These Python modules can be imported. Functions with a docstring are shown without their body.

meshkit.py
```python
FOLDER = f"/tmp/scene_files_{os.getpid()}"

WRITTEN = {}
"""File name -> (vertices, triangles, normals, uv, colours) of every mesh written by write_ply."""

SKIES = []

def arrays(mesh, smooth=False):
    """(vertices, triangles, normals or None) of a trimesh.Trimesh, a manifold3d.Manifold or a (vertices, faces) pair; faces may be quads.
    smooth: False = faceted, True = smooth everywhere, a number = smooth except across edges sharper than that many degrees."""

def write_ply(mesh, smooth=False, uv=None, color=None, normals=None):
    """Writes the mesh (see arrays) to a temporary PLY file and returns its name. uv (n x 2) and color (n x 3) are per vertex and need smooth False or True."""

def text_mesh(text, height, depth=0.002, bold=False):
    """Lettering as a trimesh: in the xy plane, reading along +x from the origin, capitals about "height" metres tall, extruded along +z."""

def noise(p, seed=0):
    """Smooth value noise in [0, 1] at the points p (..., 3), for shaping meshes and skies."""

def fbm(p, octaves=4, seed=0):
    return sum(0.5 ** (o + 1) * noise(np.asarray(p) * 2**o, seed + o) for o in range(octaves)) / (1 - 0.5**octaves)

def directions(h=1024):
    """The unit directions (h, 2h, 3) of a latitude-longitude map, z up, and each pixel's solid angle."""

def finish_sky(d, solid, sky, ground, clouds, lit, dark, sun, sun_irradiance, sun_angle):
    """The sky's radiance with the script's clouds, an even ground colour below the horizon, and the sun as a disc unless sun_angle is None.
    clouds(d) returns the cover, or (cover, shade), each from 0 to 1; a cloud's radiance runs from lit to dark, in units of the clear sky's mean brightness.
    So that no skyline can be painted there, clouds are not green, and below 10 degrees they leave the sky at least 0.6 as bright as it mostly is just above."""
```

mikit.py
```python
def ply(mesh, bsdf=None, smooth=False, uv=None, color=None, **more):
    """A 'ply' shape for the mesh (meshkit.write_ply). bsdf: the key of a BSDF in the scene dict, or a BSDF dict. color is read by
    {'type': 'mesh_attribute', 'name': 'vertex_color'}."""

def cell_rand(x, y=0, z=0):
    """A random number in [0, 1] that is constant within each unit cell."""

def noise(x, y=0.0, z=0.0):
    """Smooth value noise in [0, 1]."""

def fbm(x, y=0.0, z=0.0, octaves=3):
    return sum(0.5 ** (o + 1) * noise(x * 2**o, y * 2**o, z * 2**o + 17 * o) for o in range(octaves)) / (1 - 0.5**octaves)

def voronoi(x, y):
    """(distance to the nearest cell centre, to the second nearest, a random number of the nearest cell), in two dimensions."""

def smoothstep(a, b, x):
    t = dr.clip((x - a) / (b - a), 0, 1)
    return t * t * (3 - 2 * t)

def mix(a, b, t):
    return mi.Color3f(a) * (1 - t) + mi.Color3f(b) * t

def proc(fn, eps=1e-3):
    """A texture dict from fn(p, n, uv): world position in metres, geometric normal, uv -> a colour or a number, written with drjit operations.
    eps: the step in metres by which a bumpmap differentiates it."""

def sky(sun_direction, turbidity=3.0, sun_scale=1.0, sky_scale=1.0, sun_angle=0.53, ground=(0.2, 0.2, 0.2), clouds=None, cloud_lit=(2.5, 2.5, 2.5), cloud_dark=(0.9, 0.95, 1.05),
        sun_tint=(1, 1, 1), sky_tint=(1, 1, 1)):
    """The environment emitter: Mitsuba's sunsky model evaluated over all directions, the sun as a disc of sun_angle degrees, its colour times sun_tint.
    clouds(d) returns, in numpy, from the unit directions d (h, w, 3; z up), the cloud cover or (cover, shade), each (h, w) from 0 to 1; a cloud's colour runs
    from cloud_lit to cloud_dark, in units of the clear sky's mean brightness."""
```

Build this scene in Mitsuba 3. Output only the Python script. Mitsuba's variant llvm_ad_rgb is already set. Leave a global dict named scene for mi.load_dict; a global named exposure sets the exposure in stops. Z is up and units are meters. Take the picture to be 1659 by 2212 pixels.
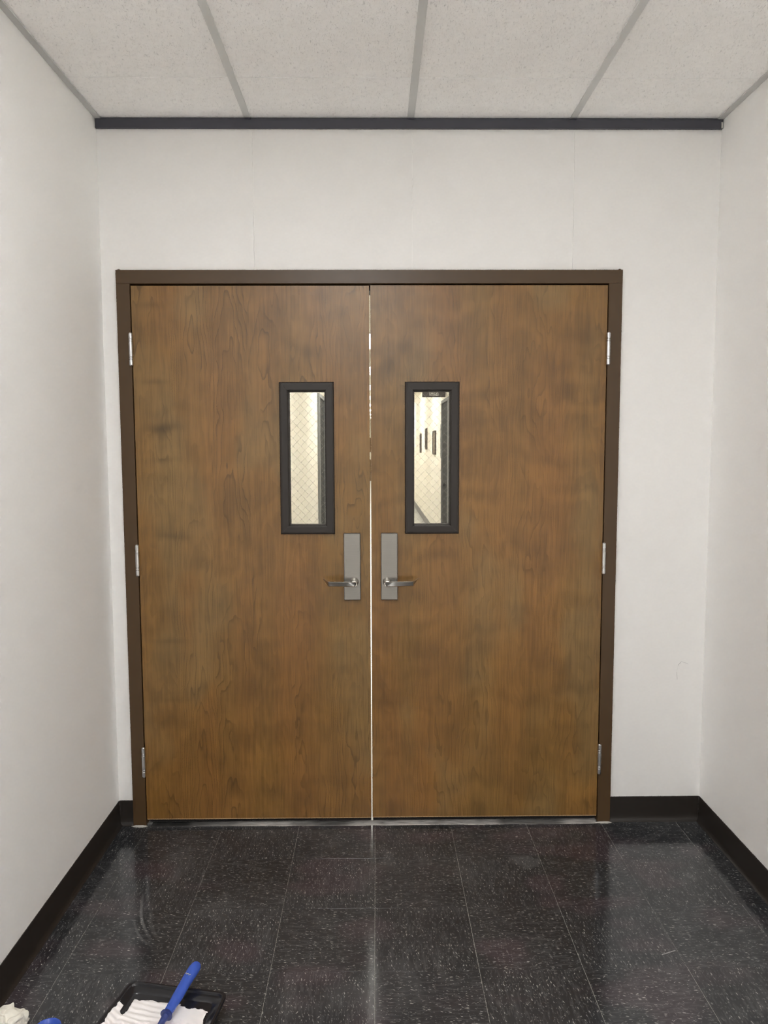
import math, random
import numpy as np, trimesh, shapely, manifold3d
import shapely.geometry as sg
import drjit as dr
import mitsuba as mi
import mikit, meshkit
from mikit import noise, fbm, cell_rand, smoothstep, mix

T = mi.ScalarTransform4f
scene, labels = {}, {}
rng = random.Random(7)

# ---------------------------------------------------------------- camera, light, exposure
exposure = 0.23
CAM = np.array([0.01807, -2.97007, 1.52350])
FWD = np.array([0.01081748, 0.99617064, -0.08675848])
UP = np.array([0.00390952, 0.08672075, 0.99622499])
scene['camera'] = {'type': 'perspective', 'fov': 53.5299, 'fov_axis': 'x', 'near_clip': 0.02, 'far_clip': 200.0,
                   'to_world': T().look_at(origin=CAM.tolist(), target=(CAM + FWD).tolist(), up=UP.tolist())}
ROOM_LAMP = (11.8, 11.85, 12.0)     # radiance of the fluorescent lens over the viewer
LOBBY_FILL_LAMP = (22.0, 22.1, 22.4)    # fill lamps of the added lobby behind the viewer
HALL_LAMP = (13.6, 13.3, 12.3)     # warmer tubes of the corridor beyond the doors

# ---------------------------------------------------------------- dimensions
XL, XR, ZC = -1.0213, 1.3290, 2.7407          # side walls and ceiling of the vestibule
YB = -3.374                                   # the passage opens into an added, unseen lobby behind the camera
LBX0, LBX1, LBY = -4.6, 4.9, -9.6             # added lobby
BAR0, MOD = -0.4535, 0.6080                   # ceiling grid
HW, HT = 0.9115, 2.1375                       # door opening half width and height
FACE = -0.014                                 # front of the steel frame
LEAF = -0.008                                 # front of the door leaves
HL, HR, HC, HE = -0.69, 1.00, 2.75, 33.0      # corridor beyond


# ---------------------------------------------------------------- helpers
def numbered(name):
    if name not in used:
        used[name] = 0
        return name
    used[name] += 1
    return '%s_%03d' % (name, used[name])


used = {}


def obj(name, mesh, bsdf, parent=None, smooth=False, **more):
    key = numbered((parent + '__' if parent else '') + name)
    scene[key] = mikit.ply(mesh, bsdf, smooth=smooth, **more)
    return key


def again(name, shape, parent=None, **more):
    key = numbered((parent + '__' if parent else '') + name)
    scene[key] = {**shape, **more}
    return key


def thing(name):
    return numbered(name)


def tag(key, label, cat=None, group=None, kind=None):
    labels[key] = {'label': label}
    if cat: labels[key]['category'] = cat
    if group: labels[key]['group'] = group
    if kind: labels[key]['kind'] = kind


def struct(key, label, cat):
    tag(key, label, cat, kind='structure')


def cat(ms):
    return trimesh.util.concatenate(ms)


def box(x0, x1, y0, y1, z0, z1, ch=0.0):
    """Box, with chamfered edges when ch > 0."""
    if ch <= 0:
        m = trimesh.creation.box(extents=(x1 - x0, y1 - y0, z1 - z0))
        m.apply_translation(((x0 + x1) / 2, (y0 + y1) / 2, (z0 + z1) / 2))
        return m
    pts = []
    for a in (0, 1):
        for b in (0, 1):
            for c in (0, 1):
                p = np.array([(x0, x1)[a], (y0, y1)[b], (z0, z1)[c]])
                s = np.array([1 - 2 * a, 1 - 2 * b, 1 - 2 * c])
                for k in range(3):
                    q = p + s * ch
                    q[k] = p[k]
                    pts.append(q)
    return trimesh.convex.convex_hull(np.array(pts))


def prism_y(poly, y0, y1):
    """Polygon in (x, z) pushed from y0 to y1."""
    m = trimesh.creation.extrude_polygon(poly, y1 - y0, engine='earcut')
    v = m.vertices.copy()
    return trimesh.Trimesh(np.stack([v[:, 0], y1 - v[:, 2], v[:, 1]], 1), m.faces, process=False)


def prism_x(poly, x0, x1):
    """Polygon in (y, z) pushed from x0 to x1."""
    m = trimesh.creation.extrude_polygon(poly, x1 - x0, engine='earcut')
    v = m.vertices.copy()
    return trimesh.Trimesh(np.stack([x0 + v[:, 2], v[:, 0], v[:, 1]], 1), m.faces, process=False)


def prism_z(poly, z0, z1):
    m = trimesh.creation.extrude_polygon(poly, z1 - z0, engine='earcut')
    m.apply_translation((0, 0, z0))
    return m


def tube(path, rad, n=14, ell=None, caps=True):
    """Sweep along path; rad per point; ell = (a, b) factors of the section per point."""
    P = np.asarray(path, float)
    R = np.broadcast_to(np.asarray(rad, float), (len(P),))
    t = np.gradient(P, axis=0)
    t /= np.linalg.norm(t, axis=1)[:, None]
    ref = np.array([0, 0, 1.0])
    if abs(t[0] @ ref) > .9: ref = np.array([1.0, 0, 0])
    V = []
    nrm = None
    for i in range(len(P)):
        if nrm is None:
            nrm = np.cross(t[i], ref)
        nrm = nrm - (nrm @ t[i]) * t[i]
        nrm /= np.linalg.norm(nrm)
        b = np.cross(t[i], nrm)
        a = np.arange(n) / n * 2 * np.pi
        ea, eb = (1, 1) if ell is None else ell[i]
        V.append(P[i] + R[i] * (np.cos(a)[:, None] * nrm * ea + np.sin(a)[:, None] * b * eb))
    V = np.vstack(V)
    F = []
    for i in range(len(P) - 1):
        for k in range(n):
            a, b, c, d = i * n + k, i * n + (k + 1) % n, (i + 1) * n + (k + 1) % n, (i + 1) * n + k
            F += [[a, b, c], [a, c, d]]
    if caps:
        V = np.vstack([V, P[0], P[-1]])
        c0, c1 = len(V) - 2, len(V) - 1
        for k in range(n):
            F.append([c0, (k + 1) % n, k])
            F.append([c1, (len(P) - 1) * n + k, (len(P) - 1) * n + (k + 1) % n])
    m = trimesh.Trimesh(V, np.array(F), process=False)
    if m.volume < 0: m.invert()
    return m


def loft(loops, cap0=True, cap1=True):
    n = len(loops[0])
    V = np.vstack(loops)
    F = []
    for i in range(len(loops) - 1):
        for k in range(n):
            a, b, c, d = i * n + k, i * n + (k + 1) % n, (i + 1) * n + (k + 1) % n, (i + 1) * n + k
            F += [[a, b, c], [a, c, d]]
    for on, i in ((cap0, 0), (cap1, len(loops) - 1)):
        if on:
            V = np.vstack([V, np.mean(loops[i], axis=0)])
            for k in range(n):
                e = [len(V) - 1, i * n + (k + 1) % n, i * n + k]
                F.append(e if i == 0 else e[::-1])
    return trimesh.Trimesh(V, np.array(F), process=False)


def rgb(*c):
    return {'type': 'rgb', 'value': list(c)}


def princ(color, rough=.5, **k):
    c = color if isinstance(color, dict) else rgb(*color)
    return {'type': 'twosided', 'bsdf': {'type': 'principled', 'base_color': c, 'roughness': rough, **k}}


# ---------------------------------------------------------------- materials
def wall_color(p, n, uv):
    g = fbm(p.x * 2.3 + 3, p.y * 2.3, p.z * 1.7, 3) - .5
    f = noise(p.x * 160, p.y * 160, p.z * 160) - .5
    c = mi.Color3f(.855, .846, .826) * (1 + .035 * g + .02 * f)

    # pencil-like scuff low on the wall right of the doors (two short wobbling strokes)
    def stroke(x0, z0, x1, z1, w):
        dx, dz = x1 - x0, z1 - z0
        t = dr.clip(((p.x - x0) * dx + (p.z - z0) * dz) / (dx * dx + dz * dz), 0, 1)
        d = dr.sqrt(dr.square(p.x - x0 - t * dx) + dr.square(p.z - z0 - t * dz))
        return 1 - smoothstep(w * .3, w, d)
    s = dr.maximum(stroke(1.2265, .6445, 1.2389, .6600, .0016), .5 * stroke(1.2389, .6600, 1.2660, .6490, .0022))
    s = dr.maximum(s, .6 * stroke(1.2215, .6150, 1.2244, .5876, .0022))
    s = dr.maximum(s, .2 * stroke(1.2255, .640, 1.2215, .6150, .0015))
    s = s * dr.select(dr.abs(p.y) < .05, 1., 0.) * (.4 + .6 * noise(p.x * 600, p.z * 600))
    return c * (1 - .45 * s)


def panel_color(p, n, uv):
    return wall_color(p, n, uv) * mi.Color3f(.925, .922, .922)  # wall paint darkened evenly to counter excess light on the back wall


def wall_bump(p, n, uv):
    return .6 * noise(p.x * 240, p.y * 240, p.z * 240) + .4 * noise(p.x * 90, p.y * 90, p.z * 90)


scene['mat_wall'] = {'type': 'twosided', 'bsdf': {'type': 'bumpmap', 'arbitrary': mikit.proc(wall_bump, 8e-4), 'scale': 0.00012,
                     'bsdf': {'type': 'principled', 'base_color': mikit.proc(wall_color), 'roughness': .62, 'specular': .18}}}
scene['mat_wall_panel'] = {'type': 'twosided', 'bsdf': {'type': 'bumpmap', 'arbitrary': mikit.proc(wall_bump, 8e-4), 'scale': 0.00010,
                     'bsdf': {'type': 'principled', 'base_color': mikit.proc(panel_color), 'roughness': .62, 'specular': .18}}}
scene['mat_wall_plain'] = princ((.83, .82, .80), .5)


def tile_ceiling(p, n, uv):
    w = noise(p.x * 90, p.y * 90, 3.) * 1.5
    a = noise(p.x * 640 + w, p.y * 260, 1.)
    b = noise(p.x * 430 + 9, p.y * 150 + w, 4.)
    fis = smoothstep(.76, .90, a) * .16 + smoothstep(.80, .92, b) * .20
    pin = smoothstep(.84, .95, noise(p.x * 800, p.y * 800, 7.)) * .16
    g = fbm(p.x * 60, p.y * 60, 2., 3) - .5
    return mi.Color3f(.965, .960, .945) * (1 + .06 * g) * (1 - fis) * (1 - pin)


scene['mat_added_lobby_floor'] = princ((.66, .65, .62), .5)  # light floor of the added lobby, bounces light into the passage
scene['mat_added_lobby_wall'] = princ((.26, .225, .19), .5)  # dark rear wall of the added lobby, dims reflections in the plates
scene['mat_ceiling_tile'] = princ(mikit.proc(tile_ceiling), .9, specular=.2)
scene['mat_grid'] = princ((.66, .665, .65), .45)
scene['mat_angle'] = princ((.52, .525, .51), .5)
scene['mat_trim_dark'] = princ((.040, .040, .050), .5)


def floor_color(p, n, uv):
    sx, sy = (p.x - .0102) / .3048, (p.y + .2696) / .3048
    ix, iy = dr.floor(sx), dr.floor(sy)
    lx, ly = (sx - ix) * .3048, (sy - iy) * .3048
    par = dr.abs(ix + iy - 2 * dr.floor((ix + iy) / 2)) > .5
    tone = cell_rand(ix, iy, 5)
    a = dr.select(par, lx, ly) + dr.floor(cell_rand(ix, iy, 6) * 50) * 3.1
    b = dr.select(par, ly, lx) + dr.floor(cell_rand(ix, iy, 8) * 50) * 2.3

    def flecks(ca, cb, la, lb, prob, sd):
        u, v = a / ca, b / cb
        out = mi.Float(0)
        i, j = dr.floor(u), dr.floor(v)
        r = lambda q: cell_rand(i, j, sd + q)
        du = (u - i - .5 - (r(1) - .5) * .55) * ca
        dv = (v - j - .5 - (r(2) - .5) * .55) * cb
        ang = (r(3) - .5) * 1.3
        c, s = dr.cos(ang), dr.sin(ang)
        e1, e2 = (du * c + dv * s), (-du * s + dv * c)
        k = .35 + 1.0 * r(4) * r(4)
        wob = .7 + .6 * noise(a * 700, b * 700, 3. + sd)
        d = dr.sqrt(dr.square(e1 / (la * k)) + dr.square(e2 / (lb * k)))
        return (1 - smoothstep(.55, 1., d / wob)) * dr.select(r(5) < prob, 1., 0.) * (.25 + .75 * r(6))

    marble = fbm(a * 55, b * 260, 1., 3)
    marble2 = fbm(a * 22 + 5, b * 90, 6., 3)
    base = mi.Color3f(.0140, .0148, .0168) * (.8 + .4 * tone)
    grey = smoothstep(.50, .80, marble) * .022 + smoothstep(.55, .85, marble2) * .014
    f1 = flecks(.0170, .0085, .0052, .0014, .34, 10)
    f2 = flecks(.0105, .0060, .0030, .0008, .34, 30)
    f3 = flecks(.0310, .0160, .0075, .0018, .28, 50)
    # dust and scuffs lying on top, independent of the tiles
    sm = fbm(p.x * 3.1 + 4, p.y * 3.1, 2., 4)
    st = fbm(p.x * 14 + 2.5 * fbm(p.x * 4, p.y * 4, 9., 2), p.y * 7, 5., 3)
    dust = .004 + .022 * smoothstep(.36, .70, sm) + .028 * smoothstep(.56, .80, st) * smoothstep(.3, .7, sm)
    near = (1 - smoothstep(.0, .03, dr.abs(p.y + .012))) * dr.select(dr.abs(p.x) < .92, .04, .008)

    def arc(cx, cy, r0, w, a0, a1):
        dx, dy = p.x - cx, p.y - cy
        q = dr.sqrt(dx * dx + dy * dy)
        t = dr.atan2(dy, dx)
        return (1 - smoothstep(w * .3, w, dr.abs(q - r0 - .004 * noise(t * 9, cx)))) * smoothstep(a0, a0 + .3, t) * (1 - smoothstep(a1 - .3, a1, t))
    sw = arc(-.310, -.435, .471, .0065, -3.12, -2.42) * .085 + arc(-.489, -.531, .292, .0055, -2.85, -2.2) * .05 + arc(-.448, -.538, .280, .009, -3.14, -2.3) * .022
    sw = sw + .03 * (1 - smoothstep(.6, 1.1, dr.sqrt(dr.square((p.x - .560) / .055) + dr.square((p.y + .300) / .045)) + .5 * (noise(p.x * 40, p.y * 40) - .5)))
    # one pale scratch right of centre
    t = dr.clip(((p.x - .872) * .046 + (p.y + .819) * .018) / (.046 ** 2 + .018 ** 2), 0, 1)
    ds = dr.sqrt(dr.square(p.x - .872 - t * .046) + dr.square(p.y + .819 - t * .018))
    sw = sw + .22 * (1 - smoothstep(.001, .0028, ds))
    c = base + mi.Color3f(1.0, .99, .97) * (grey + .55 * dust + near + sw)
    c = c + mi.Color3f(.42, .41, .38) * (f1 * .75) + mi.Color3f(.26, .26, .25) * f2 * .8 + mi.Color3f(.20, .19, .18) * f3 * .5
    c = c + mi.Color3f(.03, .012, .016) * smoothstep(.55, .8, fbm(p.x * 5 + 7, p.y * 9, 3., 2)) * .5
    return dr.clip(c, 0, .9)


scene['mat_floor'] = princ(mikit.proc(floor_color), .13, specular=.5)
scene['mat_grout'] = princ((.33, .32, .29), .8)
scene['mat_base'] = princ((.0155, .0122, .0100), .42, specular=.45)
scene['mat_frame'] = princ((.062, .036, .0165), .36, specular=.34)


def wood(p, n, uv):
    x, z = p.x, p.z
    right = x > -.0019
    k0 = dr.select(right, 40., 0.)
    u = dr.select(right, x, x + .908)
    edge = .010 * (noise(z * 1.3, k0) - .5)
    s = (u + edge) / dr.select(right, .182, .151) + .08
    k = dr.floor(s)
    r, r2, r3 = cell_rand(k, k0, 1), cell_rand(k, k0, 2), cell_rand(k, k0, 3)
    xl = (s - k - .5) * .155 + (r2 - .5) * .06
    zz = z + r * 6
    w1 = fbm(x * 6 + k0, zz * 1.7, r * 9, 3)
    w2 = fbm(x * 22 + k0, zz * 5.5, r * 5, 3)
    w3 = noise(x * 75 + k0, zz * 17)
    ring = (380 + 500 * r3) * xl * xl + (2.0 + 2 * r) * zz + dr.select(right, 9.5, 7.5) * w1 + 3.6 * w2 + .55 * w3
    f = ring - dr.floor(ring)
    line = smoothstep(.74, .95, f) * (1 - smoothstep(.965, 1., f))
    soft = smoothstep(.05, .95, f)
    amp = smoothstep(.42, .68, fbm(x * 10 + 3, zz * 3.1, 4., 2)) * dr.select(right, .55, 1.)
    # fine fibre and pores
    fib = noise(x * 620 + 3 * w2, zz * 16) - .5
    fib2 = noise(x * 210 + 6 * w1, zz * 6) - .5
    por = smoothstep(.72, .9, noise(x * 900, zz * 42, 3.))
    blot = fbm(x * 4.4 + k0, z * 3.3, 2., 3) - .5
    blot2 = fbm(x * 16 + k0 + 1.5 * w1, z * 11 + 4 * w1, 8., 3) - .5
    curl = noise(x * 5 + k0, z * 26 + 5 * w1, 5.) - .5
    hue = fbm(x * 7 + 11 + k0, z * 1.2, 3., 2) - .5
    strip = r3 - .5
    v = 1.02 + .34 * blot + .42 * blot2 + .20 * curl * dr.select(right, 1.2, .7) + .22 * fib + .22 * fib2 + .07 * strip - .08 * por
    v = v * (1 - .33 * line * amp) * (1 - .10 * (soft - .5))
    # smudges across the hinge side of the first leaf (stain figure)
    def smudge(cx, cz, wx, wz, a):
        d = dr.square((x - cx + .02 * (w2 - .5)) / wx) + dr.square((z - cz + .05 * (w1 - .5)) / wz)
        return a * dr.exp(-d)
    sm = smudge(-.80, 1.595, .055, .016, .42) + smudge(-.825, 1.775, .05, .012, .25) + smudge(-.83, 2.06, .05, .014, .26)
    sm = sm + smudge(-.80, 1.47, .07, .012, .16) + smudge(-.78, 1.17, .06, .012, .25) + smudge(-.79, .76, .07, .012, .2) + smudge(-.80, .52, .07, .014, .2)
    sm = sm + smudge(-.76, .42, .05, .03, .14) + smudge(.15, 1.98, .035, .05, .24) + smudge(.13, 1.90, .03, .03, .26) + smudge(.055, 1.84, .03, .05, .22)
    sm = sm + smudge(.83, 1.96, .04, .06, .16) + smudge(.82, 1.86, .03, .04, .2) + smudge(-.60, 1.93, .05, .05, .16) + smudge(.16, .75, .05, .10, .15)
    sm = sm + smudge(.35, .63, .07, .07, .18) + smudge(.30, .35, .10, .08, .16) + smudge(-.70, 1.06, .08, .03, .16)
    v = v * (1 - sm)
    c = mix(mi.Color3f(.162, .086, .021), mi.Color3f(.166, .076, .018), dr.clip(.5 + 1.6 * hue, 0, 1))
    c = mix(c, mi.Color3f(.146, .094, .036), .5 * smoothstep(.02, .30, dr.abs(hue - .12) * 0 + blot * 1.0 - hue * .8))
    return dr.clip(c * dr.maximum(v, .25), 0.004, .9)


scene['mat_wood'] = princ(mikit.proc(wood), .36, specular=.5)
scene['mat_wood_edge'] = princ((.33, .22, .12), .6)
scene['mat_lite'] = princ((.026, .0215, .0185), .5, specular=.3)
scene['mat_glass'] = {'type': 'thindielectric', 'int_ior': 1.5}
scene['mat_wire'] = princ((.30, .29, .25), .5, metallic=.5)


def brushed(p, n, uv):
    return mi.Color3f(.275, .263, .243) * (.93 + .14 * noise(p.x * 30, p.y * 300, p.z * 900))


scene['mat_satin'] = princ(mikit.proc(brushed), .38, metallic=1.0)
scene['mat_lever'] = princ((.56, .535, .49), .14, metallic=1.0)
scene['mat_hinge'] = princ((.66, .66, .66), .28, metallic=1.0)
scene['mat_gasket'] = princ((.008, .006, .006), .7)


def sill(p, n, uv):
    g = fbm(p.x * 25, p.y * 120, 2., 3)
    d = fbm(p.x * 7 + 3, 1., 2., 3)
    k = .12 + .88 * smoothstep(-.80, -.38, p.x + .25 * (d - .5))
    return mi.Color3f(.31, .30, .285) * (.35 + 1.1 * g) * (.35 + .9 * smoothstep(.3, .62, d)) * k


scene['mat_sill'] = princ(mikit.proc(sill), .8)
scene['mat_caulk'] = princ((.46, .445, .41), .8)

# lamps and corridor
scene['mat_lamp_body'] = princ((.80, .80, .78), .4)
scene['mat_hall_wall'] = princ((.80, .77, .69), .6)
scene['mat_hall_ceiling'] = princ((.82, .80, .74), .8)
scene['mat_hall_floor'] = princ((.30, .30, .285), .25)
scene['mat_hall_base'] = princ((.16, .16, .16), .5)
scene['mat_hall_door'] = princ((.030, .034, .034), .75, specular=.08)
scene['mat_hall_frame'] = princ((.20, .21, .21), .6, specular=.2)
scene['mat_sign'] = princ((.055, .047, .046), .5)
scene['mat_sign_letter'] = princ((.85, .85, .83), .5)
scene['mat_picture_frame'] = princ((.045, .034, .028), .4)
scene['mat_picture_mat'] = princ((.16, .125, .085), .5)
scene['mat_board'] = princ((.42, .45, .43), .5)

# painting gear
scene['mat_tray'] = princ((.010, .010, .012), .16, specular=.55)


def paint_col(p, n, uv):
    return mi.Color3f(.83, .795, .775) * (.96 + .08 * fbm(p.x * 60, p.y * 60, 1., 3))


scene['mat_paint'] = princ(mikit.proc(paint_col), .32, clearcoat=.4, clearcoat_gloss=.8)
scene['mat_blue'] = princ((.030, .075, .36), .30, specular=.5)
scene['mat_blue_dark'] = princ((.018, .030, .13), .35, specular=.5)
scene['mat_rod'] = princ((.55, .55, .56), .25, metallic=1.0)


def rag_col(p, n, uv):
    return mi.Color3f(.74, .71, .62) * (.82 + .3 * fbm(p.x * 45, p.y * 45, p.z * 45, 3))


scene['mat_rag'] = princ(mikit.proc(rag_col), .85, sheen=.3)

# ================================================================ LARGE STRUCTURE
# ---- floor: slab below, one mesh per vinyl tile
obj('floor', box(XL - .15, XR + .15, YB, .0, -.08, -.0009), 'mat_grout')
struct('floor', 'black vinyl tile floor with pale flecks in front of the double doors', 'floor')
GX, GY, P = .0102, -.2696, .3048
gap = .00062
ix0, ix1 = math.floor((XL - GX) / P), math.floor((XR - GX) / P)
for iy in range(0, -11, -1):
    for ix in range(ix0, ix1 + 1):
        x0, x1 = max(XL - .002, GX + ix * P), min(XR + .002, GX + (ix + 1) * P)
        y0, y1 = max(YB, GY + iy * P), min(.0, GY + (iy + 1) * P)
        if y1 - y0 < .02 or x1 - x0 < .01: continue
        dz = rng.uniform(-.00004, .00004)
        g = gap * rng.uniform(.5, 1.3)
        obj('tile', box(x0 + g, x1 - g, y0 + g * .15, y1 - g * .15, -.0008, dz, .0002), 'mat_floor', 'floor')

# ---- ceiling: deck above, tiles, bars, wall angles
obj('ceiling', box(XL - .15, XR + .15, YB, .0, ZC + .10, ZC + .16), 'mat_wall_plain')
struct('ceiling', 'suspended ceiling of white fissured tiles on pale metal bars', 'ceiling')
cols = [XL, BAR0, BAR0 + MOD, BAR0 + 2 * MOD, XR]
rows = [.0] + [-.3200 - .6096 * k for k in range(6)]
LAMPS = [(1, 3, 5)]                  # (column, first row index, last row index): tiles left out for the lamps
for ci in range(4):
    for ri in range(len(rows) - 1):
        if any(c == ci and a <= ri < b for c, a, b in LAMPS): continue
        x0, x1, y1, y0 = cols[ci], cols[ci + 1], rows[ri], rows[ri + 1]
        obj('tile', box(x0 + .004, x1 - .004, y0 + .0008, y1 - .0008, ZC + .0025 + rng.uniform(0, .0006), ZC + .018, .0016), 'mat_ceiling_tile', 'ceiling')
for k in range(3):
    xb = BAR0 + k * MOD
    obj('bar', cat([box(xb - .0125, xb + .0125, YB, -.0135, ZC - .0015, ZC + .0020, .0004), box(xb - .001, xb + .001, YB, -.0135, ZC, ZC + .036)]), 'mat_grid', 'ceiling')
for x0, x1 in ((XL + .0005, XL + .0235), (XR - .0235, XR - .0005)):
    obj('wall_angle', box(x0, x1, YB, -.0135, ZC - .0025, ZC + .0020, .0004), 'mat_angle', 'ceiling')
tr = [box(XL + .0005, XR - .0015, -.0125, -.0002, ZC - .0355, ZC + .001, .001)]
for k in range(3):
    xb = BAR0 + k * MOD
    tr.append(box(xb - .0125, xb + .0125, -.022, -.0125, ZC - .0045, ZC - .0018, .0003))
obj('trim_1', cat(tr), 'mat_trim_dark')
struct('trim_1', 'dark navy strip along the top of the wall above the doors', 'trim')
obj('end_chip', box(XR - .0085, XR - .0022, -.0132, -.0120, ZC - .034, ZC - .012, .0004), 'mat_caulk', 'trim_1')

# ---- back wall: core with the door opening, painted panels in front
core = sg.Polygon([(XL - .15, -.08), (-HW - .03, -.08), (-HW - .03, HT + .03), (HW + .03, HT + .03), (HW + .03, -.08), (XR + .15, -.08), (XR + .15, ZC + .16), (XL - .15, ZC + .16)])
obj('wall_back', prism_y(core, .0030, .120), 'mat_wall_plain')
struct('wall_back', 'white painted panel wall around the double doors', 'wall')
seam = [XL - .002, -.4385, .1612, .7717, XR + .002]
hole = sg.box(-HW - .04, -1, HW + .04, HT + .04)
for i in range(4):
    g0, g1 = (.0018 if i else 0), (.0018 if i < 3 else 0)
    poly = sg.box(seam[i] + g0, -.005, seam[i + 1] - g1, ZC + .02).difference(hole)
    m = prism_y(poly, .0003, .0028)
    # front edges bevelled at the joints: a thin sloped face beside each seam
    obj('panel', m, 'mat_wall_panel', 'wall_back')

# ---- side walls and the wall behind the camera
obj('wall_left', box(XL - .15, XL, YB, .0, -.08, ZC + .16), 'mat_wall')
struct('wall_left', 'white painted wall left of the doors', 'wall')
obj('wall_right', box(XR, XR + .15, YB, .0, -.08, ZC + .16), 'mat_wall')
struct('wall_right', 'white painted wall right of the doors', 'wall')
# lobby added behind the camera to fill the passage with light
obj('floor_added_lobby', box(LBX0, LBX1, LBY, YB, -.08, -.0002), 'mat_added_lobby_floor')
struct('floor_added_lobby', 'light floor of the added lobby behind the viewer, bounces light forward', 'floor')
obj('ceiling_added_lobby', box(LBX0 - .1, LBX1 + .1, LBY - .1, YB, ZC + .003, ZC + .16), 'mat_wall_plain')
struct('ceiling_added_lobby', 'white ceiling of the added lobby behind the viewer', 'ceiling')
obj('wall_added_lobby_rear', box(LBX0 - .1, LBX1 + .1, LBY - .1, LBY, -.08, ZC + .0025), 'mat_added_lobby_wall')
struct('wall_added_lobby_rear', 'brown rear wall of the added lobby behind the viewer, dims reflections in the lever plates', 'wall')
for nm_, x0, x1, y0, y1 in (('left', LBX0 - .1, LBX0, LBY, YB + .12), ('right', LBX1, LBX1 + .1, LBY, YB + .12), ('front_left', LBX0, XL - .151, YB + .0003, YB + .12), ('front_right', XR + .151, LBX1, YB + .0003, YB + .12)):
    obj('wall_added_lobby_' + nm_, box(x0, x1, y0, y1, -.08, ZC + .0025), 'mat_wall_plain')
    struct('wall_added_lobby_' + nm_, 'white %s wall of the added lobby behind the viewer' % nm_.replace('_', ' '), 'wall')

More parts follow.
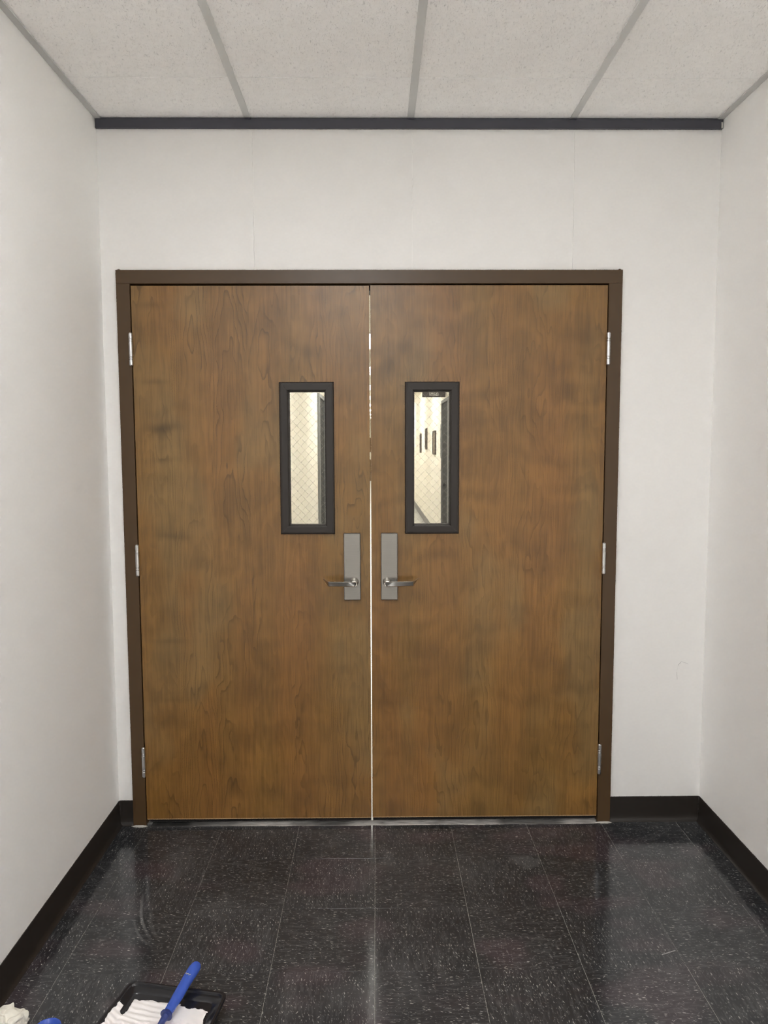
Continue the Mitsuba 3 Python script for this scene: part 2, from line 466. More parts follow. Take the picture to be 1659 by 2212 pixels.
# ---- cove base: profile (distance from wall, z)
prof = [(0, .1016), (.0022, .1016), (.0030, .1005), (.0032, .030), (.0040, .016), (.0070, .007), (.0130, .0022), (.0150, .0008), (.0150, .0002), (0, .0002)]
for name, sgn, xw in (('baseboard_left', 1, XL), ('baseboard_right', -1, XR)):
    poly = sg.Polygon([(d, z) for d, z in prof])
    m = trimesh.creation.extrude_polygon(poly, -.0035 - YB, engine='earcut')
    v = m.vertices
    mm = trimesh.Trimesh(np.stack([xw + sgn * (v[:, 0] + .0002), YB + v[:, 2], v[:, 1]], 1), m.faces if sgn < 0 else m.faces[:, ::-1], process=False)
    mm.fix_normals()
    obj(name, mm, 'mat_base', smooth=40)
    struct(name, 'dark brown vinyl cove base along the %s wall' % name.split('_')[1], 'baseboard')
bb = []
for x0, x1 in ((XL + .0035, -HW - .0515), (HW + .0515, XR - .0035)):
    mm = prism_x(sg.Polygon([(-d - .0001, z) for d, z in prof]), x0, x1)
    mm.fix_normals()
    bb.append(mm)
obj('baseboard_back', bb[0], 'mat_base', smooth=40)
struct('baseboard_back', 'short dark cove base between left wall and door frame', 'baseboard')
obj('baseboard_back_right', bb[1], 'mat_base', smooth=40)
struct('baseboard_back_right', 'dark cove base between door frame and right wall', 'baseboard')

# ---- steel door frame (trim_2): jambs and head, each a rebated profile
J = [(HW, FACE + .0012), (HW + .0012, FACE), (HW + .0500, FACE), (HW + .0508, FACE + .0008), (HW + .0508, .0001), (HW + .036, .0001), (HW + .030, .015), (HW + .030, .132),
     (HW - .0160, .132), (HW - .0160, .042), (HW, .042)]
tr2 = thing('trim_2')
struct(tr2, 'dark bronze steel frame around the double doors', 'door frame')
for sgn in (-1, 1):
    m = prism_z(sg.Polygon([(sgn * a, b) for a, b in J]), .0006, HT + .0506)
    m.fix_normals()
    # leave the corner to the head
    obj('jamb', trimesh.intersections.slice_mesh_plane(m, (0, 0, -1), (0, 0, HT), cap=True, engine='earcut'), 'mat_frame', tr2)
H = [(y, HT - HW + a) for a, y in J]
m = prism_x(sg.Polygon(H), -HW - .0508, HW + .0508)
m.fix_normals()
obj('head', m, 'mat_frame', tr2)
for sgn in (-1, 1):
    s_ = trimesh.creation.icosphere(2, .0042)
    s_.apply_scale((1.2, 1, .9))
    s_.apply_translation((sgn * (HW + .040) , FACE + .006, HT + .0515))
    obj('screw', s_, 'mat_frame', tr2, smooth=True)
nz = np.random.default_rng(3)
for x0 in (-HW - .052, HW - .004):
    mm = trimesh.creation.icosphere(3, 1.0)
    v = mm.vertices * (1 + .5 * (meshkit.noise(mm.vertices * 3 + x0, 4) - .5)[:, None])
    mm = trimesh.Trimesh(v * (.030, .0075, .0040) + (x0 + .028, FACE - .004, .001), mm.faces, process=False)
    k = obj('caulk', mm, 'mat_caulk', tr2, smooth=True)
    labels[k] = {'label': 'smeared white caulk at the foot of the jamb'}

# ---- sill strip of dusty old adhesive under the doors
xs = np.linspace(-HW + .02, HW - .005, 130)
t0 = FACE + .004
front = t0 - .010 - .010 * meshkit.fbm(np.stack([xs * 14, xs * 0, xs * 0], 1), 3, 2) * np.clip((xs + .62) / .3, .15, 1)
top = [(x, .110, .0022) for x in xs]
V = np.array([(x, .020, .0003) for x in xs] + [(x, .016, .0018) for x in xs] + [(x, f + .004, .0016) for x, f in zip(xs, front)] + [(x, f, -.0003) for x, f in zip(xs, front)])
n_ = len(xs)
F = []
for r_ in range(3):
    for i in range(n_ - 1):
        a, b, c, d = r_ * n_ + i, r_ * n_ + i + 1, (r_ + 1) * n_ + i + 1, (r_ + 1) * n_ + i
        F += [[a, c, b], [a, d, c]]
m = trimesh.Trimesh(V, F, process=False)
obj('floor_sill', m, 'mat_sill')
struct('floor_sill', 'dusty grey strip on the floor under the double doors', 'threshold')


# ---- the two leaves
LITE_O, LITE_Z = .1052, (1.1800, 1.7680)         # half width and z range of the vision frame
FW = .0330                                       # face width of its bars


def leaf(n, x0, x1, lite_x, zb, zt, hinge_x, esc_x, side):
    """side: +1 when the meeting edge is at larger x."""
    key = thing('door_%d' % n)
    hx0, hx1, hz0, hz1 = lite_x - LITE_O + .028, lite_x + LITE_O - .028, LITE_Z[0] + .028, LITE_Z[1] - .028
    poly = sg.box(x0, zb, x1, zt).difference(sg.box(hx0, hz0, hx1, hz1))
    slab = prism_y(poly, LEAF, LEAF + .0445)
    obj('slab', slab, 'mat_wood', key)
    k = obj('edge_band', box(x0 + .001, x1 - .001, LEAF - .0004, LEAF + .043, zb - .0022, zb + .0010), 'mat_wood_edge', key)
    labels[k] = {'label': 'raw pale wood along the bottom edge'}
    k = obj('door_sweep', box(x0 + .002, x1 - .001, LEAF + .0300, LEAF + .0430, .0005, zb - .0024), 'mat_gasket', key)
    labels[k] = {'label': 'black sweep closing the gap above the floor'}
    # vision frame: four mitred bars
    vf = key + '__vision_frame'
    prof_ = [(0, 0), (0, -.0050), (.0035, -.0115), (.0090, -.0130), (FW - .0035, -.0130), (FW - .0010, -.0118), (FW, -.0095), (FW, .004), (FW + .0035, .004), (FW + .0035, .014), (.022, .014), (.022, 0)]
    xa, xb, za, zb_ = lite_x - LITE_O, lite_x + LITE_O, LITE_Z[0], LITE_Z[1]
    corners = [(xa, za, 1, 1), (xb, za, -1, 1), (xb, zb_, -1, -1), (xa, zb_, 1, -1)]
    loops = [np.array([(cx + sx * a, LEAF + b, cz + sz * a) for a, b in prof_]) for cx, cz, sx, sz in corners]
    for i in range(4):
        A, B = loops[i].copy(), loops[(i + 1) % 4].copy()
        d = (B[0] - A[0]) / np.linalg.norm(B[0] - A[0])
        A += d * .00025
        B -= d * .00025
        m_ = loft([A, B], False, False)
        # proper end caps
        tri = trimesh.creation.triangulate_polygon(sg.Polygon(prof_), engine='earcut')
        tv, tf = tri
        def cap(cx, cz, sx, sz, off):
            return trimesh.Trimesh(np.array([(cx + sx * a, LEAF + b, cz + sz * a) for a, b in tv]) + off, tf, process=False)
        m_ = cat([m_, cap(*corners[i], d * .00025), cap(*corners[(i + 1) % 4], -d * .00025)])
        m_.merge_vertices()
        m_.fix_normals()
        obj('rail', m_, 'mat_lite', vf)
    # glass and wire
    gx0, gx1, gz0, gz1 = hx0, hx1, hz0, hz1
    ins = FW + .0035 - .002
    gx0, gx1, gz0, gz1 = xa + ins, xb - ins, za + ins, zb_ - ins
    gy = LEAF + .0125
    pane = trimesh.Trimesh([(gx0, gy, gz0), (gx1, gy, gz0), (gx1, gy, gz1), (gx0, gy, gz1)], [[0, 1, 2], [0, 2, 3]], process=False)
    k = obj('glass_pane', pane, 'mat_glass', key)
    labels[k] = {'label': 'narrow wired glass pane'}
    wires = []
    dx_, dz_ = .0300, .0318
    rect = sg.box(gx0, gz0, gx1, gz1)
    sl = dz_ / dx_
    for sgn in (-1, 1):
        for j in range(-40, 60):
            zc = gz0 + j * dz_ + .006
            ln = sg.LineString([(gx0 - .1, zc - sgn * sl * .1), (gx1 + .1, zc + sgn * sl * (gx1 - gx0 + .1))]).intersection(rect)
            if ln.is_empty or ln.length < .004: continue
            (ax, az), (bx, bz) = ln.coords[0], ln.coords[-1]
            off = .0022 + .0006 * sgn
            wires.append(tube([(ax, gy + off, az), (bx, gy + off, bz)], .00034, 5))
    k = obj('wire_mesh', cat(wires), 'mat_wire', key)
    labels[k] = {'label': 'diamond wire mesh in the glass', 'kind': 'stuff'}
    # rear bead holding the pane (seen from the corridor side)
    ring = sg.box(xa + .01, za + .01, xb - .01, zb_ - .01).difference(sg.box(gx0 + .001, gz0 + .001, gx1 - .001, gz1 - .001))
    obj('glazing_bead', prism_y(ring, LEAF + .0447, LEAF + .052), 'mat_lite', key)
    # escutcheon with lever
    lt = key + '__lever_set'
    plate = box(esc_x - .0328, esc_x + .0328, LEAF - .0200, LEAF - .0002, .9205, 1.1845, .0026)
    obj('escutcheon', plate, 'mat_satin', lt)
    hubx = esc_x + side * .0085
    zl = .9935
    hub = trimesh.creation.revolve([(0, 0), (.0170, 0), (.0165, .004), (.0120, .012), (.0108, .030), (.0112, .044), (0, .044)], sections=36)
    v = hub.vertices
    hub = trimesh.Trimesh(np.stack([v[:, 0] + hubx, LEAF - .0200 - v[:, 2], v[:, 1] + zl], 1), hub.faces, process=False)
    hub.fix_normals()
    obj('hub', hub, 'mat_lever', lt, smooth=35)
    # lever: flat bar swept in plan, bent back towards the door at its end
    yf = LEAF - .064
    path = [(.010, yf + .010), (.006, yf + .002), (0, yf), (-.03, yf - .0005), (-.06, yf), (-.090, yf + .001), (-.0985, yf + .0025), (-.1040, yf + .008), (-.1090, yf + .0165), (-.1150, yf + .026), (-.1205, yf + .036)]
    hts = [.0150, .0185, .0200, .0200, .0196, .0192, .0190, .0170, .0110, .0070, .0050]
    ths = [.006, .010, .0115, .0095, .0085, .0080, .0078, .0072, .0062, .0052, .0044]
    lift = [0, 0, 0, .0005, .0008, .0012, .0014, .0030, .0072, .0108, .0138]
    P_ = np.array(path)
    tg = np.gradient(P_, axis=0)
    tg /= np.linalg.norm(tg, axis=1)[:, None]
    lps = []
    for (px, py), t_, h, th, lf in zip(P_, tg, hts, ths, lift):
        nrm = np.array([-t_[1], t_[0]])
        pts = []
        cs, ct = min(.0022, h * .25), min(.0022, th * .3)
        dt = .0042 * min(1, th / .008)
        sec = [(-th / 2, -h / 2 + cs), (-th / 2 + ct, -h / 2), (th / 2 - ct - dt * .9, -h / 2), (th / 2 - dt * .8, -h / 2 + cs), (th / 2, h / 2 - cs), (th / 2 - ct, h / 2), (-th / 2 + ct, h / 2), (-th / 2, h / 2 - cs)]
        for a, b in sec:
            q = np.array([px, py]) + nrm * a
            pts.append((hubx + side * q[0], q[1], zl - .0020 + b + lf))
        lps.append(np.array(pts))
    lv = loft(lps)
    lv.fix_normals()
    obj('lever', lv, 'mat_lever', lt, smooth=28)
    # hinges: five knuckles and a pin, centre on the joint between leaf and frame
    for zc in (1.8915, 1.0805, .2670):
        hk = numbered(key + '__hinge')
        zs = [-.0600, -.0365, -.0355, .0355, .0365, .0600]
        spans = [(-.0600, -.0385), (-.0372, -.0300), (-.0288, .0288), (.0300, .0372), (.0385, .0600)]
        for a, b in spans:
            c = trimesh.creation.revolve([(0, a), (.0064, a), (.0074, a + .0012), (.0074, b - .0012), (.0064, b), (0, b)], sections=28)
            c.apply_translation((hinge_x, FACE - .0055, zc))
            obj('knuckle', c, 'mat_hinge', hk, smooth=35)
        pin = trimesh.creation.revolve([(0, -.0625), (.0045, -.0625), (.0058, -.0605), (.0052, -.0600), (.0052, .0600), (.0058, .0605), (.0045, .0625), (0, .0625)], sections=24)
        pin.apply_translation((hinge_x, FACE - .0055, zc))
        obj('pin', pin, 'mat_hinge', hk, smooth=35)
        lfp = box(hinge_x - .0011, hinge_x + .0011, FACE - .003, LEAF + .030, zc - .0595, zc + .0595)
        obj('hinge_leaf', lfp, 'mat_hinge', hk)
    return key


GAP0, GAP1 = -.0046, .0006
d1 = leaf(1, -.9085, GAP0, -.2468, .0262, 2.1305, -.9118, -.0750, 1)
struct(d1, 'left brown wood door leaf with wired glass lite and lever at its right edge', 'door')
d2 = leaf(2, GAP1, .9085, .2372, .0275, 2.1320, .9118, .0702, -1)
struct(d2, 'right brown wood door leaf, OFFICES sign showing through its wired glass', 'door')
for z0, z1 in ((1.4985, 1.5545), (1.3870, 1.4700)):
    obj('edge_bulge', box(GAP0 - .001, GAP1 - .0006, LEAF + .002, LEAF + .043, z0, z1, .0012), 'mat_wood', d1)

# ================================================================ ROOM LAMP AND ADDED LOBBY LAMPS (behind the view)
def fixture(x0, x1, y0, y1, zc, label, group=None, rad=ROOM_LAMP):
    k = thing('ceiling_light')
    tag(k, label, 'ceiling light', group)
    obj('housing', box(x0, x1, y0, y1, zc - .001, zc + .07, .003), 'mat_lamp_body', k)
    cx = (x0 + x1) / 2
    secp = [(-.24, -.0012), (-.235, -.055), (-.20, -.088), (.20, -.088), (.235, -.055), (.24, -.0012)]
    m = trimesh.creation.extrude_polygon(sg.Polygon([(cx + a_, zc + b_) for a_, b_ in secp]), y1 - y0 - .04, engine='earcut')
    v = m.vertices
    m = trimesh.Trimesh(np.stack([v[:, 0], y1 - .02 - v[:, 2], v[:, 1]], 1), m.faces, process=False)
    m.fix_normals()
    kk = obj('lens', m, 'mat_lamp_body', k)
    scene[kk]['emitter'] = {'type': 'area', 'radiance': rgb(*rad)}


for ci, a, b in LAMPS:
    fixture(cols[ci] + .004, cols[ci + 1] - .004, rows[b] + .004, rows[a] - .001, ZC, 'white fluorescent ceiling fixture with a prismatic lens, just above the viewer')
for lx in (-3.0, 0.15, 3.3):  # lobby lamps added as fill for walls and ceiling
    for ly in (-4.9, -7.6):
        fixture(lx - .3, lx + .3, ly - .6, ly + .6, ZC + .0015, 'added fill light, white ceiling fixture of the added lobby behind the viewer', 'added lobby fill lights', LOBBY_FILL_LAMP)

# ================================================================ CORRIDOR BEYOND
YV = 3.0
obj('floor_hall', box(XL - .15, XR + .15, .0, HE + .1, -.08, -.0005), 'mat_hall_floor')
struct('floor_hall', 'pale corridor floor seen through the right glass', 'floor')
obj('ceiling_hall', box(XL - .15, XR + .15, .12, HE + .1, HC, HC + .08), 'mat_hall_ceiling')
struct('ceiling_hall', 'corridor ceiling beyond the doors', 'ceiling')
obj('wall_hall_left', cat([box(XL - .15, XL, .12, YV, -.0, HC), box(XL - .15, HL, YV, HE, -.0, HC)]), 'mat_hall_wall')
struct('wall_hall_left', 'cream corridor wall behind the left wired glass', 'wall')
obj('wall_hall_right', cat([box(XR, XR + .15, .12, YV, -.0, HC), box(HR, XR + .15, YV, HE, -.0, HC)]), 'mat_hall_wall')
struct('wall_hall_right', 'cream corridor wall behind the right wired glass', 'wall')
obj('wall_hall_end', box(XL - .15, XR + .15, HE, HE + .1, 0, HC), 'mat_hall_wall')
struct('wall_hall_end', 'end wall of the corridor beyond the doors', 'wall')
hb = box(HR - .008, HR - .0003, YV, 7.06, .0005, .135), box(HR - .008, HR - .0003, 8.19, HE, .0005, .135)
obj('baseboard_hall_right', cat(hb), 'mat_hall_base')
struct('baseboard_hall_right', 'grey base of the corridor wall, low in the right glass', 'baseboard')
for i in range(9):
    yc = 2.55 + 3.45 * i
    k = thing('hall_light')
    nth = ['hidden above the door head', 'topmost bright spot', 'second bright spot from the top', 'third bright spot from the top', 'fourth bright spot from the top',
           'fifth bright spot from the top', 'sixth bright spot from the top', 'seventh bright spot from the top', 'lowest and farthest bright spot'][i]
    tag(k, 'warm corridor ceiling light, %s in the gap between the doors' % nth if i else 'warm corridor ceiling light nearest behind the doors', 'ceiling light', 'lights along the corridor ceiling')
    obj('frame', cat([box(-.21, .41, yc - .62, yc - .59, HC - .022, HC - .0005), box(-.21, .41, yc + .59, yc + .62, HC - .022, HC - .0005),
                      box(-.21, -.18, yc - .59, yc + .59, HC - .022, HC - .0005), box(.38, .41, yc - .59, yc + .59, HC - .022, HC - .0005)]), 'mat_lamp_body', k)
    kk = obj('lens', box(-.18, .38, yc - .59, yc + .59, HC - .030, HC - .006), 'mat_lamp_body', k)
    scene[kk]['emitter'] = {'type': 'area', 'radiance': rgb(*HALL_LAMP)}

# side doors of the corridor
for n, xw, sgn, y0, y1, lab in ((3, HL, 1, 6.47, 7.38, 'dark side door on the left corridor wall, seen through the left glass'), (4, HR, -1, 7.17, 8.08, 'dark side door on the right corridor wall, under the OFFICES sign')):
    k = thing('door_%d' % n)
    struct(k, lab, 'door')
    f = .06 if n == 4 else .09
    def bx(ya, yb, za, zb, t): return box(min(xw + sgn * .0003, xw + sgn * t), max(xw + sgn * .0003, xw + sgn * t), ya, yb, za, zb, .002)
    obj('slab', bx(y0, y1, .012, 2.115, .012), 'mat_hall_door', k)
    obj('jamb', bx(y0 - f, y0 - .002, .001, 2.117, .03), 'mat_hall_frame', k)
    obj('jamb', bx(y1 + .002, y1 + f, .001, 2.117, .03), 'mat_hall_frame', k)
    obj('head', bx(y0 - f, y1 + f, 2.119, 2.165, .03), 'mat_hall_frame', k)
    if n == 3: continue
    yk = y0 + .07
    kn = trimesh.creation.revolve([(0, 0), (.028, 0), (.026, .006), (.010, .012), (.010, .035), (.026, .042), (.028, .055), (.018, .066), (0, .068)], sections=24)
    v = kn.vertices
    kn = trimesh.Trimesh(np.stack([xw + sgn * (.0122 + v[:, 2]), yk + v[:, 0], 1.0 + v[:, 1]], 1), kn.faces, process=False)
    kn.fix_normals()
    obj('knob', kn, 'mat_hall_door', k, smooth=35)

# framed pictures on the right wall
PIC = [(13.30, 13.60, 1.37, 1.78, 'dark framed picture farthest along the corridor wall, leftmost of the three behind the right glass', 'mat_picture_frame'),
       (11.46, 11.82, 1.45, 1.85, 'dark framed picture hung highest, middle of the three behind the right glass', 'mat_picture_frame'),
       (9.38, 9.88, 1.377, 1.765, 'widest brown framed picture, rightmost of the three behind the right glass', 'mat_picture_frame')]
for y0, y1, z0, z1, lab, mt in PIC:
    k = thing('framed_picture')
    tag(k, lab, 'picture', 'pictures on the corridor wall')
    ring = sg.box(y0, z0, y1, z1).difference(sg.box(y0 + .03, z0 + .03, y1 - .03, z1 - .03))
    obj('frame', prism_x(ring, HR - .026, HR - .0003), mt, k)
    obj('print', box(HR - .014, HR - .006, y0 + .03, y1 - .03, z0 + .03, z1 - .03), 'mat_picture_mat', k)
k = thing('notice_board')
tag(k, 'thin grey notice board on the corridor wall beside the dark door', 'notice board')
ring = sg.box(8.20, 1.34, 8.40, 1.84).difference(sg.box(8.215, 1.355, 8.385, 1.825))
obj('frame', prism_x(ring, HR - .016, HR - .0003), 'mat_hall_frame', k)
obj('sheet', box(HR - .010, HR - .004, 8.215, 8.385, 1.355, 1.825), 'mat_board', k)

# OFFICES flag sign above the right side door
k = thing('hanging_sign')
tag(k, 'dark sign lettered OFFICES projecting from the corridor wall, at the top of the right glass', 'sign')
obj('board', box(.676, HR - .0010, 7.79, 7.81, 2.199, 2.400, .003), 'mat_sign', k)
tm = meshkit.text_mesh('OFFICES', .060, .002, bold=True)
b_ = tm.bounds
v = tm.vertices - [b_[0][0], 0, 0]
w_ = b_[1][0] - b_[0][0]
v[:, 0] *= .130 / w_
tm = trimesh.Trimesh(np.stack([.773 + v[:, 0], 7.7898 - v[:, 2], 2.2210 + v[:, 1]], 1), tm.faces, process=False)
tm.fix_normals()
obj('lettering', tm, 'mat_sign_letter', k)

# ================================================================ PAINTING GEAR
# tray: local a across (right), s towards the viewer, origin at the middle of the far rim
TO = np.array([-.5275, -.9985])
ang = math.radians(-10.5)
AX, AS = np.array([math.cos(ang), math.sin(ang)]), np.array([math.sin(ang), -math.cos(ang)])


def tw(a, s, z):
    a, s, z = np.broadcast_arrays(np.asarray(a, float), np.asarray(s, float), np.asarray(z, float))
    xy = TO + a[..., None] * AX + s[..., None] * AS
    return np.concatenate([xy, z[..., None]], -1)


TL, RIM = .385, .050
half = lambda s: .1400 + .055 * np.clip(s, 0, .2)
floor_z = lambda s: np.interp(s, [0, .03, .25, .30, TL], [.036, .036, .013, .004, .004])
tray_poly = sg.Polygon([(-half(0), 0), (half(0), 0), (half(.2), .2), (half(.2), TL), (-half(.2), TL), (-half(.2), .2)])


def ring_loop(inset, r, z, n=160):
    g = tray_poly.buffer(-inset - r).buffer(r, quad_segs=6).exterior
    # start from the far left corner direction so that loops correspond
    c = np.array([0, TL / 2])
    angs = np.linspace(0, 2 * np.pi, n, endpoint=False)
    out = []
    gp = sg.Polygon(g)
    for t in angs:
        ray = sg.LineString([c, c + 2 * np.array([math.cos(t), math.sin(t)])])
        q = ray.intersection(gp.exterior)
        q = q if q.geom_type == 'Point' else list(q.geoms)[0]
        out.append((q.x, q.y))
    out = np.array(out)
    zz = z(out[:, 1]) if callable(z) else np.full(n, z)
    return tw(out[:, 0], out[:, 1], zz)


WI = .020
lp = [ring_loop(.024, .014, .0004), ring_loop(.006, .016, RIM - .010), ring_loop(.005, .016, RIM - .008), ring_loop(-.001, .016, RIM - .008), ring_loop(-.001, .016, RIM - .003),
      ring_loop(.0, .016, RIM), ring_loop(.005, .015, RIM + .0006), ring_loop(.008, .014, RIM - .001), ring_loop(.010, .014, RIM - .006)]
lp += [ring_loop(.010 + WI * .8, .010, lambda s: floor_z(s) + .006), ring_loop(.010 + WI, .010, lambda s: floor_z(s) + .001)]
# the ramp itself: shrinking loops that follow the floor profile
for q in (.05, .075, .10, .125):
    lp.append(ring_loop(q, .004, lambda s: floor_z(s) + .0008))
tray = loft(lp)
tray.fix_normals()
tk = thing('paint_tray')
tag(tk, 'black plastic paint tray with white paint on the floor, cut off by the lower edge', 'paint tray')
obj('shell', tray, 'mat_tray', tk, smooth=30)

# paint: a wet layer over the ramp and up the left wall, thick edges, ridges from the ramp ribs
h_ = .0024
A_, S_ = np.meshgrid(np.arange(-.165, .165, h_), np.arange(.004, TL - .012, h_), indexing='ij')


def inner_z(a, s):
    """Height of the inside of the tray."""
    d = np.minimum.reduce([half(s) - np.abs(a), s, TL - s]) - .010
    k = np.clip(1 - d / WI, 0, 1)
    return floor_z(s) + .001 + (RIM - .006 - floor_z(s)) * k


pts = np.stack([A_ * 38, S_ * 38, A_ * 0], -1)
wob = meshkit.fbm(pts, 3, 5) - .5
wob2 = meshkit.fbm(pts * 2.6 + 3, 3, 8) - .5
dl, dr_, df = half(S_) + A_ - .010, half(S_) - A_ - .010, S_ - .010
left_reach = np.where((S_ > .062) & (S_ < .19), -.002, .026) + .016 * wob
mask = (dl > left_reach + .012 * wob2) & (dr_ > .0215 + .010 * wob) & (df > .0365 + .012 * wob + .006 * wob2 + .006 * (A_ > .03)) & (TL - S_ > .03)
# bare drip shapes at the left corner: a tongue of plastic left uncovered
tongue = (np.hypot((A_ + .112) / .0055, (S_ - .085 + .5 * (A_ + .112)) / .020) < 1 + wob2)
tongue |= (np.hypot((A_ + .124) / .009, (S_ - .062) / .016) < 1 + wob2)
mask &= ~tongue
rid = .0024 * (.5 + .5 * np.cos((S_ - .10 * A_ + .009 * wob) * 2 * np.pi / .0150)) * np.clip((.03 - A_) / .05, .12, 1)
Zp = inner_z(A_, S_) + .0026 + rid + .0015 * wob + .0008 * wob2
W3 = tw(A_, S_, Zp)
W0 = tw(A_, S_, inner_z(A_, S_) + .0004)
idx = np.arange(A_.size).reshape(A_.shape)
inside = mask.copy()
inside[1:-1, 1:-1] &= mask[:-2, 1:-1] & mask[2:, 1:-1] & mask[1:-1, :-2] & mask[1:-1, 2:]
Vp = np.where(inside[..., None], W3, W0 + (0, 0, .0006)).reshape(-1, 3)
cell = mask[:-1, :-1] & mask[1:, :-1] & mask[:-1, 1:] & mask[1:, 1:]
i, j = np.nonzero(cell)
q = np.stack([idx[i, j], idx[i, j + 1], idx[i + 1, j + 1], idx[i + 1, j]], 1)
pm = trimesh.Trimesh(Vp, np.vstack([q[:, [0, 1, 2]], q[:, [0, 2, 3]]]), process=False)
pm.remove_unreferenced_vertices()
trimesh.smoothing.filter_laplacian(pm, lamb=.4, iterations=2, volume_constraint=False)
if pm.face_normals[:, 2].mean() < 0: pm.invert()
k = obj('paint', pm, 'mat_paint', tk, smooth=True)
labels[k] = {'label': 'wet white paint ridged by the ramp ribs'}

# roller resting in the tray: blue handle over the far rim, rod, small roller in the paint
rk = thing('paint_roller')
tag(rk, 'small paint roller, blue handle lying across the far rim of the black tray', 'paint roller')
hp = np.array([(-.4810, -.9600, .0885), (-.4822, -.9640, .0882), (-.4845, -.9700, .0876), (-.4890, -.9830, .0856), (-.4960, -1.0020, .0810), (-.5045, -1.0300, .0745), (-.5120, -1.0600, .0690), (-.5195, -1.0850, .0640), (-.5250, -1.1030, .0605), (-.5275, -1.1110, .0590)])
hr = np.array([.004, .0100, .0142, .0158, .0150, .0142, .0140, .0128, .0118, .0112])
tt = np.linspace(0, 1, 28)
t0_ = np.linspace(0, 1, len(hp))
hp2 = np.stack([np.interp(tt, t0_, hp[:, c_]) for c_ in range(3)], 1)
for _ in range(2): hp2[1:-1] = .25 * hp2[:-2] + .5 * hp2[1:-1] + .25 * hp2[2:]
hr2 = np.interp(tt, t0_, hr)
obj('handle', tube(hp2, hr2, 24, [(1.0, .95)] * len(tt)), 'mat_blue', rk, smooth=40)
dirn = (hp[-1] - hp[-3]) / np.linalg.norm(hp[-1] - hp[-3])
e0 = hp[-1]
gl = [e0 - dirn * .004, e0 + dirn * .001, e0 + dirn * .006, e0 + dirn * .008]
k = obj('guard', tube(gl, [.0112, .0155, .0165, .0100], 24), 'mat_blue_dark', rk, smooth=40)
obj('socket', tube([e0 + dirn * .006, e0 + dirn * .018, e0 + dirn * .036, e0 + dirn * .040], [.0100, .0086, .0070, .0052], 20), 'mat_blue_dark', rk, smooth=40)
r0 = e0 + dirn * .038
for i_, (da, dl_) in enumerate(((-.0045, .0), (-.001, .0025), (.0025, .0), (.0060, .0025))):
    c0 = hp2[13] + np.array([da, .004 - dl_ - .3 * da, 0])
    rr = math.sqrt(max(.0150 ** 2 - da ** 2, 0))
    mk = box(-.0007, .0007, -.0032, .0032, -.0006, .0004)
    mk.apply_transform(trimesh.transformations.rotation_matrix(-.75 if i_ % 2 else -.25, (0, 0, 1)))
    mk.apply_transform(trimesh.transformations.rotation_matrix(-.20, (1, 0, 0)))
    mk.apply_translation(c0 + (0, 0, rr + .0004))
    obj('printed_stroke', mk, 'mat_caulk', rk)
rodp = [r0, r0 + dirn * .05, np.array([-.575, -1.215, .046]), np.array([-.606, -1.238, .044]), np.array([-.632, -1.262, .038]), np.array([-.622, -1.290, .036]), np.array([-.600, -1.294, .036]), np.array([-.470, -1.318, .036])]
obj('rod', tube(rodp, .0032, 12), 'mat_rod', rk, smooth=50)
ax = (rodp[-1] - rodp[-2]) / np.linalg.norm(rodp[-1] - rodp[-2])
obj('sleeve', tube([rodp[-2] + ax * .012, rodp[-2] + ax * .0125, rodp[-2] + ax * .016, rodp[-2] + ax * .110, rodp[-2] + ax * .1135, rodp[-2] + ax * .114], [.004, .016, .0190, .0190, .016, .004], 28), 'mat_rag', rk, smooth=40)

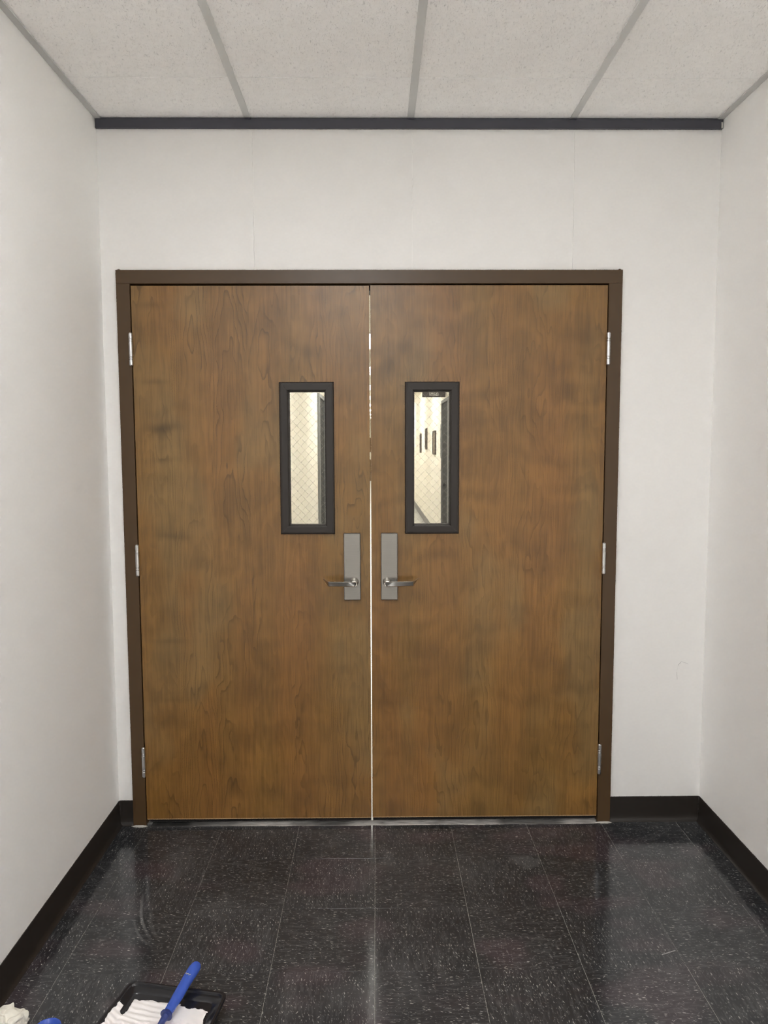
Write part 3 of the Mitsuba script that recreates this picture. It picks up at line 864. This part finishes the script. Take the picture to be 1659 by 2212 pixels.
# second blue tool with a rounded hollow back, at the lower left
ek = thing('painting_tool')
tag(ek, 'rounded blue plastic painting tool on the floor left of the tray, mostly below the frame', 'painting tool')
EC = np.array([-.8360, -1.1180])
def eloop(r, z, sc=1.0):
    a = np.linspace(0, 2 * np.pi, 64, endpoint=False)
    x = np.cos(a) * r
    y = np.where(np.sin(a) > 0, np.sin(a) * r * 1.10, np.sin(a) * r * 2.6)
    tilt = math.radians(12)
    xy = np.stack([x * math.cos(tilt) - y * math.sin(tilt), x * math.sin(tilt) + y * math.cos(tilt)], 1) + EC
    return np.concatenate([xy, np.full((64, 1), z)], 1)
em = loft([eloop(.030, .0005), eloop(.0345, .003), eloop(.0355, .020), eloop(.0345, .0270), eloop(.0325, .0285), eloop(.0300, .0275), eloop(.0265, .0190), eloop(.0235, .0140), eloop(.0205, .0150), eloop(.0160, .0235), eloop(.0100, .0262), eloop(.004, .0268)])
em.fix_normals()
obj('body', em, 'mat_blue', ek, smooth=40)

# crumpled rag in the corner of the frame, against the left base
rs = trimesh.creation.icosphere(6, 1.0)
v = rs.vertices.copy()
nr = np.random.default_rng(12)
warp = np.stack([meshkit.noise(v * 2.2 + 7 * k_, 20 + k_) - .5 for k_ in range(3)], 1)
u_ = v + .45 * warp
u_ /= np.linalg.norm(u_, axis=1)[:, None]
seeds = nr.normal(size=(46, 3))
seeds /= np.linalg.norm(seeds, axis=1)[:, None]
dd = np.sort(np.linalg.norm(u_[:, None] - seeds[None], axis=2), axis=1)
crease = np.clip((dd[:, 1] - dd[:, 0]) / .22, 0, 1)            # 0 along creases, 1 inside the facets
who = np.argmin(np.linalg.norm(u_[:, None] - seeds[None], axis=2), axis=1)
amp = nr.uniform(-.16, .20, 46)[who] * crease
lobes = meshkit.fbm(v * 1.4 + 4, 2, 11) - .5
v *= (1 + .55 * lobes + amp - .13 * (1 - crease))[:, None]
v = v * (.050, .060, .040)
v[:, 2] = np.maximum(v[:, 2] + .022, .0006)
v = v + (-.9520, -1.0960, 0)
v[:, 0] = np.maximum(v[:, 0], XL + .017)
rg = trimesh.Trimesh(v, rs.faces, process=False)
trimesh.smoothing.filter_laplacian(rg, lamb=.5, iterations=3, volume_constraint=False)
k = obj('rag', rg, 'mat_rag', smooth=True)
tag(k, 'crumpled cream cloth lying by the left baseboard at the lower left corner', 'rag')
